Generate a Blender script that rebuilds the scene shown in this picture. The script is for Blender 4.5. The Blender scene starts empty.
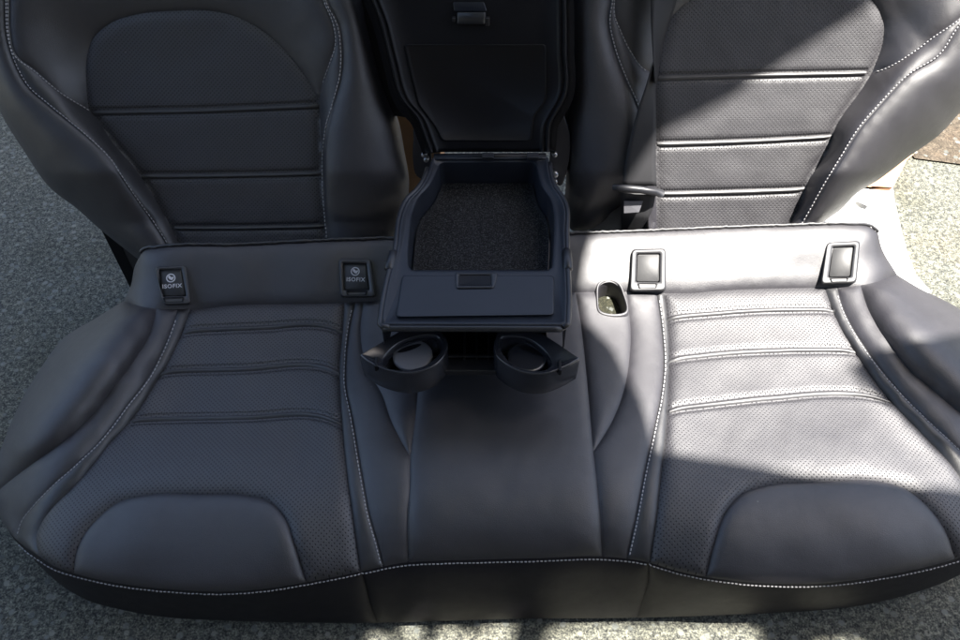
import bpy, bmesh, math, random
import numpy as np
from mathutils import Vector, Matrix, noise
from mathutils.geometry import delaunay_2d_cdt
random.seed(7)
SC = bpy.context.scene
COL = SC.collection
R = math.radians

# ------------------------------------------------------------------ camera
CAM = np.array((0.0, 0.0, 1.12))
PITCH = 50.0
FPX = 800.0                      # focal length for a 960 px wide picture
cd = bpy.data.cameras.new('camera')
cam = bpy.data.objects.new('camera', cd)
COL.objects.link(cam)
cam.location = CAM
cam.rotation_euler = (R(90 - PITCH), 0, 0)
cd.sensor_width = 36
cd.lens = 36 * FPX / 960
cd.clip_start = 0.05
cd.clip_end = 200
SC.camera = cam

# ------------------------------------------------------------------ light
SUN = np.array((0.29, -0.06, 0.94)); SUN = SUN / np.linalg.norm(SUN)
w = bpy.data.worlds.new('World'); SC.world = w; w.use_nodes = True
nt = w.node_tree
sky = nt.nodes.new('ShaderNodeTexSky'); sky.sky_type = 'NISHITA'; sky.sun_disc = False
sky.sun_elevation = math.asin(SUN[2]); sky.sun_rotation = math.atan2(SUN[0], SUN[1])
sky.dust_density = 3.0; sky.ozone_density = 1.2
bg = nt.nodes['Background']; bg.inputs[1].default_value = 0.074
nt.links.new(sky.outputs[0], bg.inputs[0])
ld = bpy.data.lights.new('sun', 'SUN'); ld.energy = 5.0; ld.angle = R(0.45); ld.color = (1, 0.955, 0.89)
sun = bpy.data.objects.new('sun', ld); COL.objects.link(sun)
sun.rotation_euler = Vector(SUN).to_track_quat('Z', 'Y').to_euler()
SC.view_settings.view_transform = 'Standard'
SC.view_settings.look = 'None'
SC.view_settings.exposure = 1.82
SC.view_settings.gamma = 1

# ------------------------------------------------------------------ pixel <-> place
_c, _s = math.cos(R(PITCH)), math.sin(R(PITCH))
def ray(px, py):
    px = np.asarray(px, float); py = np.asarray(py, float)
    a = (px - 480) / FPX; b = (320 - py) / FPX
    # forward (0,c,-s)  up (0,s,c)
    return np.stack([a, _c + b * _s, -_s + b * _c], -1)
def hit(px, py, P0, N, off=0.0):
    """point on the plane (P0,N) raised by off along N"""
    d = ray(px, py); N = np.asarray(N, float)
    t = ((np.asarray(P0) - CAM) @ N + off) / (d @ N)
    return CAM + d * t[..., None]
UP = np.array((0, 0, 1.0))
def atz(px, py, z):
    return hit(px, py, (0, 0, 0), UP, z)

class TPS:
    def __init__(s, pts, reg=0.003):
        P = np.array(pts, float); s.p = P[:, :2] / 100; n = len(P)
        K = s.k(s.p) + reg * np.eye(n); A = np.hstack([np.ones((n, 1)), s.p])
        M = np.block([[K, A], [A.T, np.zeros((3, 3))]])
        s.w = np.linalg.solve(M, np.concatenate([P[:, 2], np.zeros(3)])); s.n = n
    def k(s, q):
        d = np.sqrt(((q[:, None] - s.p[None]) ** 2).sum(-1)) + 1e-9
        return d * d * np.log(d)
    def __call__(s, x, y):
        x = np.asarray(x, float); sh = x.shape
        q = np.stack([x.ravel(), np.asarray(y, float).ravel()], -1) / 100
        r = s.k(q) @ s.w[:s.n] + s.w[s.n] + q @ s.w[s.n + 1:]
        return r.reshape(sh)

class Surf:
    """a cushion surface: reference plane and smooth height over it"""
    def __init__(s, P0, N, hfun):
        s.P0 = np.asarray(P0, float); s.N = np.asarray(N, float) / np.linalg.norm(N); s.h = hfun
    def pos(s, px, py, extra=0.0):
        px = np.asarray(px, float); py = np.asarray(py, float)
        return hit(px, py, s.P0, s.N, s.h(px, py)) + 0 * 0
    def nrm(s, px, py):
        e = 1.5
        px = np.asarray(px, float); py = np.asarray(py, float)
        a = s.pos(px + e, py) - s.pos(px - e, py); b = s.pos(px, py - e) - s.pos(px, py + e)
        n = np.cross(a, b); n /= np.linalg.norm(n, axis=-1, keepdims=True) + 1e-12
        return n

# ------------------------------------------------------------------ polylines
def smooth(pts, step=4.0, closed=False):
    """Catmull-Rom through the points, about `step` px apart"""
    P = [np.array(p, float) for p in pts]
    n = len(P); out = []
    rng = range(n if closed else n - 1)
    for i in rng:
        p1, p2 = P[i], P[(i + 1) % n]
        p0 = P[i - 1] if (i > 0 or closed) else p1 * 2 - p2
        p3 = P[(i + 2) % n] if (i + 2 < n or closed) else p2 * 2 - p1
        # centripetal-like tangents
        d1 = np.linalg.norm(p2 - p1); d0 = np.linalg.norm(p1 - p0) + 1e-6; d2 = np.linalg.norm(p3 - p2) + 1e-6
        m1 = ((p1 - p0) / d0 * d1 + (p2 - p1) / d1 * d0) / (d0 + d1) * d1
        m2 = ((p2 - p1) / d1 * d2 + (p3 - p2) / d2 * d1) / (d1 + d2) * d1
        k = max(1, int(round(d1 / step)))
        for j in range(k):
            t = j / k; t2 = t * t; t3 = t2 * t
            out.append((2*t3-3*t2+1)*p1 + (t3-2*t2+t)*m1 + (-2*t3+3*t2)*p2 + (t3-t2)*m2)
    if not closed: out.append(P[-1])
    return np.array(out)
def near(L, p):
    return int(np.argmin(((L - np.array(p, float)) ** 2).sum(1)))
def sub(L, p, q):
    i, j = near(L, p), near(L, q)
    return L[i:j + 1] if i <= j else L[j:i + 1][::-1]
def join(*ls):
    out = []
    for l in ls:
        for p in l:
            if not out or np.hypot(*(out[-1] - p)) > 0.35: out.append(np.array(p, float))
    while np.hypot(*(out[0] - out[-1])) < 0.35: out.pop()
    return np.array(out)
def segdist(Q, L, closed=False):
    A = L if closed else L[:-1]; B = np.roll(L, -1, 0) if closed else L[1:]
    d = B - A; dd = (d ** 2).sum(1) + 1e-12
    best = np.full(len(Q), 1e9); 
    for s in range(0, len(Q), 4000):
        q = Q[s:s + 4000]
        t = np.clip(((q[:, None] - A[None]) * d[None]).sum(-1) / dd[None], 0, 1)
        c = A[None] + t[..., None] * d[None]
        best[s:s + 4000] = np.sqrt(((q[:, None] - c) ** 2).sum(-1).min(1))
    return best
def inside(Q, L):
    x, y = Q[:, 0], Q[:, 1]; c = np.zeros(len(Q), bool)
    n = len(L)
    for i in range(n):
        x1, y1 = L[i]; x2, y2 = L[(i + 1) % n]
        if y1 == y2: continue
        m = ((y1 > y) != (y2 > y)) & (x < (x2 - x1) * (y - y1) / (y2 - y1) + x1)
        c ^= m
    return c
def offs(L, d):
    t = np.gradient(L, axis=0); t /= np.linalg.norm(t, axis=1, keepdims=True)
    return L + d * np.stack([t[:, 1], -t[:, 0]], 1)
def resample(L, step):
    s = np.concatenate([[0], np.cumsum(np.linalg.norm(np.diff(L, axis=0), axis=1))])
    q = np.arange(step * .5, s[-1], step)
    return np.stack([np.interp(q, s, L[:, 0]), np.interp(q, s, L[:, 1])], 1)

# ------------------------------------------------------------------ objects
def link(o, parent=None):
    COL.objects.link(o)
    if parent is not None: o.parent = parent
    return o
def thing(name, label, cat, group=None, loc=(0, 0, 0)):
    o = bpy.data.objects.new(name, None); o.location = (0, 0, 0)
    o.empty_display_size = .05
    COL.objects.link(o); o['label'] = label; o['category'] = cat
    if group: o['group'] = group
    return o
def mesh(name, V, F, mat, parent=None, sm=True, uv=None, solid=0.0, bevel=0.0, label=None, kind=None):
    me = bpy.data.meshes.new(name)
    me.from_pydata([tuple(map(float, v)) for v in V], [], [tuple(map(int, f)) for f in F]); me.update()
    if sm: me.shade_smooth()
    if uv is not None:
        l = me.uv_layers.new(name='UVMap')
        idx = np.zeros(len(me.loops), int); me.loops.foreach_get('vertex_index', idx)
        l.data.foreach_set('uv', np.asarray(uv, float)[idx].ravel())
    me.materials.append(mat)
    o = link(bpy.data.objects.new(name, me), parent)
    if solid:
        m = o.modifiers.new('s', 'SOLIDIFY'); m.thickness = solid; m.offset = -1
    if bevel:
        m = o.modifiers.new('b', 'BEVEL'); m.width = bevel; m.segments = 3; m.limit_method = 'ANGLE'; m.angle_limit = R(35)
        try: o.modifiers.new('w', 'WEIGHTED_NORMAL')
        except Exception: pass
    if label: o['label'] = label
    if kind: o['kind'] = kind
    return o
def loft(name, loops, mat, parent=None, cap0=False, cap1=False, sm=True, bevel=0.0, closed=True, **k):
    n = len(loops[0]); V = np.concatenate(loops); F = []
    for a in range(len(loops) - 1):
        for i in range(n if closed else n - 1):
            j = (i + 1) % n
            F.append((a*n+i, a*n+j, (a+1)*n+j, (a+1)*n+i))
    if cap0: F.append(tuple(range(n))[::-1])
    if cap1: F.append(tuple(range((len(loops)-1)*n, len(loops)*n)))
    o = mesh(name, V, F, mat, parent, sm=sm, bevel=bevel, **k)
    bm = bmesh.new(); bm.from_mesh(o.data); bmesh.ops.recalc_face_normals(bm, faces=bm.faces); bm.to_mesh(o.data); bm.free()
    return o
def box(c, s, rot=None):
    c = np.array(c, float); s = np.array(s, float) / 2
    V = [np.array((a, b, d)) * s for a in (-1, 1) for b in (-1, 1) for d in (-1, 1)]
    if rot is not None: V = [np.array(rot @ Vector(v)) for v in V]
    V = [v + c for v in V]
    F = [(0,1,3,2),(4,6,7,5),(0,4,5,1),(2,3,7,6),(0,2,6,4),(1,5,7,3)]
    return V, F
def merge(parts):
    V, F = [], []
    for v, f in parts:
        b = len(V); V += list(v); F += [tuple(i + b for i in q) for q in f]
    return V, F
def tube(path, r, n=8, cap=True):
    P = [np.array(p, float) for p in path]; V = []; F = []
    up = np.array((.13, .21, .97))
    for i, p in enumerate(P):
        t = P[min(i+1, len(P)-1)] - P[max(i-1, 0)]; t /= np.linalg.norm(t) + 1e-12
        a = np.cross(t, up); a /= np.linalg.norm(a); b = np.cross(t, a)
        rr = r[i] if hasattr(r, '__len__') else r
        for k in range(n):
            th = 2 * math.pi * k / n; V.append(p + rr * (math.cos(th) * a + math.sin(th) * b))
    for i in range(len(P) - 1):
        for k in range(n):
            j = (k + 1) % n; F.append((i*n+k, i*n+j, (i+1)*n+j, (i+1)*n+k))
    if cap: F.append(tuple(range(n))[::-1]); F.append(tuple(range((len(P)-1)*n, len(P)*n)))
    return V, F

# ------------------------------------------------------------------ materials
def nodes(name):
    m = bpy.data.materials.new(name); m.use_nodes = True
    t = m.node_tree; return m, t, t.nodes['Principled BSDF']
def N(t, typ, **k):
    n = t.nodes.new(typ)
    for a, b in k.items(): setattr(n, a, b)
    return n
def math_n(t, op, a, b=None, c=None):
    n = t.nodes.new('ShaderNodeMath'); n.operation = op
    for i, v in enumerate((a, b, c)):
        if v is None: continue
        if isinstance(v, (int, float)): n.inputs[i].default_value = v
        else: t.links.new(v, n.inputs[i])
    return n.outputs[0]
def ramp(t, fac, stops):
    r = t.nodes.new('ShaderNodeValToRGB'); t.links.new(fac, r.inputs[0])
    while len(r.color_ramp.elements) < len(stops): r.color_ramp.elements.new(.5)
    for e, (p, c) in zip(r.color_ramp.elements, stops):
        e.position = p; e.color = (c[0], c[1], c[2], 1) if hasattr(c, '__len__') else (c, c, c, 1)
    return r.outputs[0]
def noise_n(t, co, scale, detail=3, rough=.5, dist=0):
    n = t.nodes.new('ShaderNodeTexNoise'); t.links.new(co, n.inputs['Vector'])
    n.inputs['Scale'].default_value = scale; n.inputs['Detail'].default_value = detail
    n.inputs['Roughness'].default_value = rough; n.inputs['Distortion'].default_value = dist
    return n.outputs[0]
def bump(t, h, strength, dist, base=None):
    b = t.nodes.new('ShaderNodeBump'); b.inputs['Strength'].default_value = strength; b.inputs['Distance'].default_value = dist
    t.links.new(h, b.inputs['Height'])
    if base is not None: t.links.new(base, b.inputs['Normal'])
    return b.outputs[0]

def leather(name, col, rough=.5, perf=False, grain=1.0, spec=.5):
    m, t, p = nodes(name)
    tc = N(t, 'ShaderNodeTexCoord'); O = tc.outputs['Object']
    big = noise_n(t, O, 9, 4); fine = noise_n(t, O, 160, 3)
    mix = math_n(t, 'ADD', math_n(t, 'MULTIPLY', big, .6), math_n(t, 'MULTIPLY', fine, .4))
    c = ramp(t, mix, [(.3, [x * .82 for x in col]), (.7, [x * 1.2 for x in col])])
    rr = math_n(t, 'ADD', math_n(t, 'MULTIPLY', big, .12), rough - .06)
    vor = N(t, 'ShaderNodeTexVoronoi'); vor.feature = 'DISTANCE_TO_EDGE'; vor.inputs['Scale'].default_value = 650
    t.links.new(O, vor.inputs['Vector'])
    g = math_n(t, 'MINIMUM', math_n(t, 'MULTIPLY', vor.outputs[0], 4), 1.0)
    p.inputs['IOR'].default_value = 1.7
    nm = bump(t, g, .16 * grain, .0008)
    nm = bump(t, noise_n(t, O, 30, 3), .10, .004, nm)
    dv = N(t, 'ShaderNodeTexVoronoi'); dv.inputs['Scale'].default_value = 34; t.links.new(O, dv.inputs['Vector'])
    ds = N(t, 'ShaderNodeSeparateColor'); t.links.new(dv.outputs['Color'], ds.inputs[0])
    dust = math_n(t, 'MULTIPLY', math_n(t, 'LESS_THAN', dv.outputs['Distance'], math_n(t, 'MULTIPLY', ds.outputs[1], .034)), math_n(t, 'GREATER_THAN', ds.outputs[0], .80))
    dm = N(t, 'ShaderNodeMix', data_type='RGBA'); t.links.new(dust, dm.inputs[0]); t.links.new(c, dm.inputs[6]); dm.inputs[7].default_value = (.20, .19, .17, 1); c = dm.outputs[2]
    mid = noise_n(t, O, 55, 4, .6)
    rr = math_n(t, 'ADD', rr, math_n(t, 'MULTIPLY', math_n(t, 'SUBTRACT', mid, .5), .16))
    if perf:
        uv = N(t, 'ShaderNodeSeparateXYZ'); t.links.new(tc.outputs['UV'], uv.inputs[0])
        U = math_n(t, 'MULTIPLY', uv.outputs[0], 1 / .0064); Vv = math_n(t, 'MULTIPLY', uv.outputs[1], 1 / .0062)
        def grid(du, dv):
            a = math_n(t, 'ABSOLUTE', math_n(t, 'SUBTRACT', math_n(t, 'FRACT', math_n(t, 'ADD', U, du + 1000)), .5))
            b = math_n(t, 'ABSOLUTE', math_n(t, 'SUBTRACT', math_n(t, 'FRACT', math_n(t, 'ADD', Vv, dv + 1000)), .5))
            return math_n(t, 'SQRT', math_n(t, 'ADD', math_n(t, 'MULTIPLY', a, a), math_n(t, 'MULTIPLY', b, b)))
        d = math_n(t, 'MINIMUM', grid(0, 0), grid(.5, .5))
        mr = N(t, 'ShaderNodeMapRange'); t.links.new(d, mr.inputs[0]); mr.interpolation_type = 'SMOOTHSTEP'
        mr.inputs[1].default_value = .065; mr.inputs[2].default_value = .175
        h = mr.outputs[0]
        nm = bump(t, h, .45, .0008, nm)
        mx = N(t, 'ShaderNodeMix', data_type='RGBA'); t.links.new(h, mx.inputs[0])
        mx.inputs[6].default_value = (.006, .006, .007, 1); t.links.new(c, mx.inputs[7]); c = mx.outputs[2]
        sp = math_n(t, 'MULTIPLY', math_n(t, 'ADD', math_n(t, 'MULTIPLY', h, .75), .25), spec); t.links.new(sp, p.inputs['Specular IOR Level'])
    else:
        p.inputs['Specular IOR Level'].default_value = spec
    t.links.new(c, p.inputs['Base Color']); t.links.new(rr, p.inputs['Roughness']); t.links.new(nm, p.inputs['Normal'])
    return m
def plastic(name, col, rough=.4, grain=.1, spec=.5, metal=0):
    m, t, p = nodes(name)
    tc = N(t, 'ShaderNodeTexCoord'); O = tc.outputs['Object']
    big = noise_n(t, O, 14, 4); c = ramp(t, big, [(.3, [x * .85 for x in col]), (.7, [x * 1.15 for x in col])])
    t.links.new(c, p.inputs['Base Color'])
    t.links.new(math_n(t, 'ADD', math_n(t, 'MULTIPLY', big, .14), rough - .07), p.inputs['Roughness'])
    t.links.new(bump(t, noise_n(t, O, 900, 2), grain, .0005), p.inputs['Normal'])
    p.inputs['Specular IOR Level'].default_value = spec; p.inputs['Metallic'].default_value = metal
    return m
M = {}
LC = (.0175, .0155, .0215)
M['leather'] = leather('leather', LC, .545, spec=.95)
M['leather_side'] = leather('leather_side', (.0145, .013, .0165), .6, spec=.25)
M['perf'] = leather('perforated_leather', (.0215, .0195, .025), .57, perf=True, spec=1.0)
M['pleat'] = leather('leather_strip', (.021, .021, .024), .52, grain=.6, spec=.8)
M['pleat2'] = leather('pleat_leather', (.021, .020, .0225), .52, grain=.4, spec=.9)
M['thread'] = plastic('white_thread', (.50, .49, .50), .75)
M['thread_dark'] = plastic('dark_thread', (.03, .03, .034), .6)
M['console'] = plastic('soft_blue_black_plastic', (.024, .028, .038), .36, .12)
M['black'] = plastic('black_plastic', (.007, .007, .0095), .45, .1, spec=.35)
M['frame'] = plastic('satin_black_plastic', (.024, .025, .03), .36, .05, spec=.7)
M['cover_frame'] = leather('grained_cover_plastic', (.025, .025, .029), .55, grain=.3, spec=.9)
M['cover_flap'] = leather('grained_flap_plastic', (.016, .016, .018), .58, grain=.3, spec=.8)
M['cup'] = plastic('cup_holder_plastic', (.030, .032, .040), .22, .04, spec=1.0)
M['flap'] = plastic('grey_rubber_flap', (.20, .20, .22), .40, .15)
M['metal'] = plastic('zinc_metal', (.55, .56, .58), .3, .1, metal=1)
M['metal_dark'] = plastic('dark_metal', (.12, .12, .13), .38, .1, metal=1)
M['white'] = plastic('white_print', (.75, .75, .78), .5)
M['belt'] = plastic('belt_webbing', (.03, .03, .033), .6, .3)
M['felt'] = plastic('grey_felt', (.30, .29, .28), .9, .8)
M['foam'] = plastic('white_foam', (.86, .85, .82), .7, .3)
M['card'] = plastic('cardboard', (.72, .42, .23), .85, .3)
M['shade_mat'] = plastic('shade_caster', (.12, .16, .15), .6, .2)
# carpet
m, t, p = nodes('carpet'); tc = N(t, 'ShaderNodeTexCoord'); O = tc.outputs['Object']
f = noise_n(t, O, 520, 3, .7)
t.links.new(ramp(t, f, [(.42, (.006, .006, .007)), (.54, (.026, .026, .028)), (.66, (.10, .10, .105))]), p.inputs['Base Color'])
p.inputs['Roughness'].default_value = .95; t.links.new(bump(t, f, .8, .003), p.inputs['Normal']); M['carpet'] = m
# granite
def stone(name, stops, warm, scale=1.0):
    m, t, p = nodes(name); tc = N(t, 'ShaderNodeTexCoord'); O = tc.outputs['Object']
    a = noise_n(t, O, 330 * scale, 3, .75); b = noise_n(t, O, 120 * scale, 3, .6); c = noise_n(t, O, 5, 5, .6)
    s = math_n(t, 'ADD', math_n(t, 'MULTIPLY', a, .62), math_n(t, 'MULTIPLY', b, .38))
    col = ramp(t, s, stops)
    v = N(t, 'ShaderNodeTexVoronoi'); v.inputs['Scale'].default_value = 58 * scale; t.links.new(O, v.inputs['Vector'])
    v.inputs['Randomness'].default_value = 1
    chip = math_n(t, 'MULTIPLY', math_n(t, 'LESS_THAN', math_n(t, 'ADD', v.outputs['Distance'], math_n(t,'MULTIPLY',a,.5)), .50), .8)
    mx = N(t, 'ShaderNodeMix', data_type='RGBA'); t.links.new(chip, mx.inputs[0]); t.links.new(col, mx.inputs[6])
    chipc = ramp(t, v.outputs['Color'], [(.2, (.16, .17, .16)), (.6, (.30, .31, .29)), (.9, (.42, .40, .34))])
    t.links.new(chipc, mx.inputs[7])
    st = N(t, 'ShaderNodeMix', data_type='RGBA'); st.blend_type = 'MULTIPLY'; st.inputs[0].default_value = 1
    t.links.new(mx.outputs[2], st.inputs[6])
    t.links.new(ramp(t, c, [(.3, (.66, .66, .58)), (.5, (.95, .97, .95)), (.68, warm)]), st.inputs[7])
    t.links.new(st.outputs[2], p.inputs['Base Color']); p.inputs['Roughness'].default_value = .75
    t.links.new(bump(t, s, .9, .005), p.inputs['Normal']); return m
M['granite'] = stone('granite', [(.39, (.022, .023, .021)), (.46, (.09, .092, .084)), (.53, (.195, .193, .158)), (.60, (.39, .385, .315))], (1, .96, .86))
M['soil'] = stone('soil', [(.36, (.025, .018, .012)), (.5, (.10, .075, .05)), (.66, (.24, .19, .14))], (.9, .75, .6), .8)
M['moss'] = stone('moss', [(.36, (.008, .009, .004)), (.5, (.028, .028, .014)), (.66, (.07, .066, .038))], (.9, .9, .6), 1.2)

# ------------------------------------------------------------------ upholstery panels
class Panel:
    def __init__(s, surf, outline, puff=.006, r=9.0, edge=.003, holes=(), grooves=(), lump=.0006, seed=0):
        s.S = surf; s.L = outline; s.puff = puff; s.r = r; s.edge = edge; s.holes = holes; s.gr = grooves; s.lump = lump; s.seed = seed
    def off(s, Q):
        d = segdist(Q, s.L, True)
        h = -s.edge + (s.puff + s.edge) * (1 - np.exp(-d / s.r * 1.6))
        for kind, L, dep, wid in s.gr:
            g = segdist(Q, L)
            h -= dep * np.exp(-(g / wid) ** 2) if kind == 'g' else -dep * np.exp(-(g / wid) ** 2)
        fade = 1 - np.exp(-d / 14)
        lump = np.array([noise.noise(Vector((q[0] / 46 + s.seed, q[1] / 40, 3.1))) + .45 * noise.noise(Vector((q[0] / 17, q[1] / 21 + s.seed, 8.7))) for q in Q])
        puck = np.array([noise.noise(Vector((q[0] / 5.5, q[1] / 5.5, 1.7 + s.seed))) for q in Q])
        return h + s.lump * lump * 2 * fade + .0009 * puck * np.exp(-d / 9) * (1 - np.exp(-d / 2.5))
    def at(s, Q, lift=0.0):
        Q = np.atleast_2d(np.asarray(Q, float))
        n = s.S.nrm(Q[:, 0], Q[:, 1]); return s.S.pos(Q[:, 0], Q[:, 1]) + n * (s.off(Q) + lift)[:, None], n
    def build(s, name, mat, parent, g=4.0, label=None):
        L = s.L; x0, y0 = L.min(0); x1, y1 = L.max(0)
        gx, gy = np.meshgrid(np.arange(x0, x1, g), np.arange(y0, y1, g * .9))
        gx = gx + (np.arange(gx.shape[0])[:, None] % 2) * g * .5
        Q = np.stack([gx.ravel(), gy.ravel()], 1)
        Q = Q[inside(Q, L)]; Q = Q[segdist(Q, L, True) > g * .45]
        # extra rings near the edge, so the seam rolls over cleanly
        for k, L2, dep, wid in s.gr:
            Q = Q[segdist(Q, L2) > wid * 1.6]
            for d in (-1.5 * wid, -.8 * wid, 0, .8 * wid, 1.5 * wid):
                rr = offs(L2, d); rr = rr[inside(rr, L)]
                if len(rr): rr = rr[segdist(rr, L, True) > 1.0]
                if len(rr): Q = np.concatenate([Q, rr])
        ring = []
        for d in (1.3, 3.0):
            for sg in (-1, 1):
                c = np.concatenate([L[-1:], L, L[:1]]); rr = offs(c, sg * d)[1:-1]
                rr = rr[inside(rr, L)]
                if len(rr): rr = rr[segdist(rr, L, True) > d * .9]; ring.append(rr)
        if ring:
            ring = np.concatenate(ring); Q = Q[segdist(Q, L, True) > 4.0] if g > 2 else Q
            Q = np.concatenate([Q, ring])
        pts = [Vector(p) for p in L]; edges = [(i, (i + 1) % len(L)) for i in range(len(L))]
        for H in s.holes:
            b = len(pts); pts += [Vector(p) for p in H]; edges += [(b + i, b + (i + 1) % len(H)) for i in range(len(H))]
            Q = Q[~inside(Q, H)]; Q = Q[segdist(Q, H, True) > 1.2]
        pts += [Vector(p) for p in Q]
        V, E, F, *_ = delaunay_2d_cdt(pts, edges, [], 0, 1e-4)
        V = np.array([tuple(v) for v in V]); F = np.array([tuple(f) for f in F])
        C = V[F].mean(1); ok = inside(C, L)
        for H in s.holes: ok &= ~inside(C, H)
        F = F[ok]
        used = np.unique(F); mp = -np.ones(len(V), int); mp[used] = np.arange(len(used)); V = V[used]; F = mp[F]
        P, n = s.at(V)
        # counter-clockwise seen from the camera
        a = V[F[:, 1]] - V[F[:, 0]]; b = V[F[:, 2]] - V[F[:, 0]]
        cr = a[:, 0] * b[:, 1] - a[:, 1] * b[:, 0]; F[cr > 0] = F[cr > 0][:, ::-1]
        if abs(s.S.N[2]) > .8: uv = P[:, :2]
        else:
            tdir = np.cross(s.S.N, (1, 0, 0)); tdir /= np.linalg.norm(tdir)
            uv = np.stack([P[:, 0], P @ tdir], 1)
        s.uv = uv
        return mesh(name, P, F, mat, parent, uv=uv, label=label)

def ribbon(pan, u, l, parent, mat):
    n = 60
    def rsn(A):
        s_ = np.concatenate([[0], np.cumsum(np.linalg.norm(np.diff(A, axis=0), axis=1))]); q = np.linspace(0.6, s_[-1] - .6, n)
        return np.stack([np.interp(q, s_, A[:, 0]), np.interp(q, s_, A[:, 1])], 1)
    U, Lw = rsn(u), rsn(l); V, F = [], []; K = 9
    prof = [math.sin(math.pi * k / (K - 1)) ** .6 for k in range(K)]
    for k in range(K):
        t = k / (K - 1); p, nn = pan.at(U + (Lw - U) * t, 0.0)
        _, _ = p, nn
        base = np.array([0.0026 * prof[k] - .0012])
        V.append(p + nn * base)
    # flatten: build relative to the two grooves
    V = np.concatenate(V); W = n
    for k in range(K - 1):
        for i in range(n - 1): F.append((k*W+i, (k+1)*W+i, (k+1)*W+i+1, k*W+i+1))
    return mesh('pleat_ridge', V, F, mat, parent)
def stitches(name, jobs, mat, parent, pitch=4.0, ln=.72, r=.00085, lift=.0006):
    for pan, L in jobs:
        V, F = [], []
        Q = resample(L, pitch); 
        if len(Q) < 3: continue
        tg = np.gradient(Q, axis=0); tg /= np.linalg.norm(tg, axis=1, keepdims=True)
        A, n = pan.at(Q - tg * pitch * ln * .5, lift); B, _ = pan.at(Q + tg * pitch * ln * .5, lift); C, _ = pan.at(Q, lift + .0006)
        for a, b, c, nn in zip(A, B, C, n):
            t = b - a; t /= np.linalg.norm(t) + 1e-9; s2 = np.cross(nn, t)
            base = len(V)
            for p, rr in ((a, .35), (a + (c - a) * .35, 1), (b + (c - b) * .35, 1), (b, .35)):
                for k in range(6):
                    th = k * math.pi / 3; V.append(p + r * rr * (math.cos(th) * s2 + math.sin(th) * nn))
            for q in range(3):
                for k in range(6):
                    j = (k + 1) % 6; F.append((base+q*6+k, base+q*6+j, base+(q+1)*6+j, base+(q+1)*6+k))
            F.append(tuple(range(base, base+6))[::-1]); F.append(tuple(range(base+18, base+24)))
        mesh(name, V, F, mat, parent)

# ================================================================== GROUND
def slab(name, x0, x1, y0, y1, z, mat, n=1, kind='structure'):
    V = [(x0, y0, z), (x1, y0, z), (x1, y1, z), (x0, y1, z)]
    return mesh(name, V, [(0, 1, 2, 3)], mat, None, sm=False, kind=kind)
slab('ground', -40, 40, -40, 40, 0, M['granite'])
# rough soil beyond the edge of the paving, right
a = atz(915, 158, .004); b = atz(1100, 182, .004)
mesh('soil', [a, b, (6, 2.2, .004), (6, 9, .004), (a[0] + .9, 9, .004), (a[0] - .05, a[1] + .3, .004)], [(0, 1, 2, 3, 4, 5)], M['soil'], sm=False, kind='structure')
# loose grit on the paving
V, F = [], []; rg = np.random.RandomState(11)
for k in range(900):
    if k % 3 == 0: x, y = rg.uniform(-1.0, -.3), rg.uniform(.3, 1.7)
    elif k % 3 == 1: x, y = rg.uniform(.4, 1.1), rg.uniform(.9, 1.4)
    else: x, y = rg.uniform(-.8, .8), rg.uniform(.24, .4)
    r_ = rg.uniform(.0008, .0026) * (1.5 if rg.rand() < .06 else 1); b = len(V)
    for q in range(2):
        for j in range(5):
            th = j * 1.2566 + rg.rand() * .6; rq = r_ * (1 - .45 * q) * rg.uniform(.7, 1.2); V.append((x + rq * math.cos(th), y + rq * math.sin(th), r_ * q * .9))
    for j in range(5): F.append((b+j, b+(j+1) % 5, b+5+(j+1) % 5, b+5+j))
    F.append(tuple(range(b+5, b+10)))
gm = stone('grit_stone', [(.3, (.12, .11, .09)), (.5, (.28, .27, .23)), (.7, (.5, .48, .42))], (1, .96, .86), .3)
o = mesh('grit', V, F, gm, sm=False, kind='stuff'); o['label'] = 'fine loose grit scattered over the stone paving'

# ================================================================== CUSHION
T = smooth([(139,254),(143,249),(157,246.5),(240,244),(320,240),(400,237.5),(480,235.5),(570,233),(642,230.5),(700,228),(800,224.5),(850,223.5),(872,226),(880,233)])
TL = smooth([(122,300),(129,285),(133,266),(139,254)]); TR = smooth([(880,233),(883,246),(899,274)])
R1 = smooth([(122,300),(135,304),(157,307.5),(191,308),(240,304.5),(320,303),(400,299),(500,295),(580,291.5),(628,291),(663,292.5),(700,292),(715,290.6),(790,287.6),(827,287),(861,284),(880,280),(899,274)])
SL = smooth([(122,300),(94,317),(62,337),(41,364),(19,401),(4,435),(-6,465),(-9,495),(-5,510),(0,522)])
SR = smooth([(899,274),(921,287),(960,307),(998,342),(1018,400),(1022,460),(1017,500),(1008,525)])
B1 = smooth([(156,307.3),(151,330),(137,356),(112,390),(87,420),(52,449),(30,464),(0,487),(-9,495)])
B2 = smooth([(178,308),(172,326),(163,349),(150,375),(127,405),(100,440),(75,464),(50,486),(30,507),(20,520),(14,540)])
B3 = smooth([(190,308),(182,332),(162,372),(147,397),(128,423),(110,442),(90,467),(70,489),(52,506),(40,522),(34,537),(37,557)])
I1 = smooth([(344,302),(342,330),(339,365),(339.5,392),(341,420),(346,472),(353,523),(360,572)])
I2 = smooth([(355,301.5),(349,330),(346,362),(346,387),(351,412),(361,472),(370,520),(377,544),(383,567.5)])
C3 = smooth([(363,301),(360,330),(366,365),(382,394),(391,420),(402,442),(410,456)])
C1 = smooth([(421,298),(420,350),(417.5,390),(414.5,420),(410,456),(409,489),(407,509),(408,563.5)])
C2 = smooth([(576,291.5),(581,322),(586,365),(591,420),(593.5,448),(597.5,480),(600.6,512),(603,558)])
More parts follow.
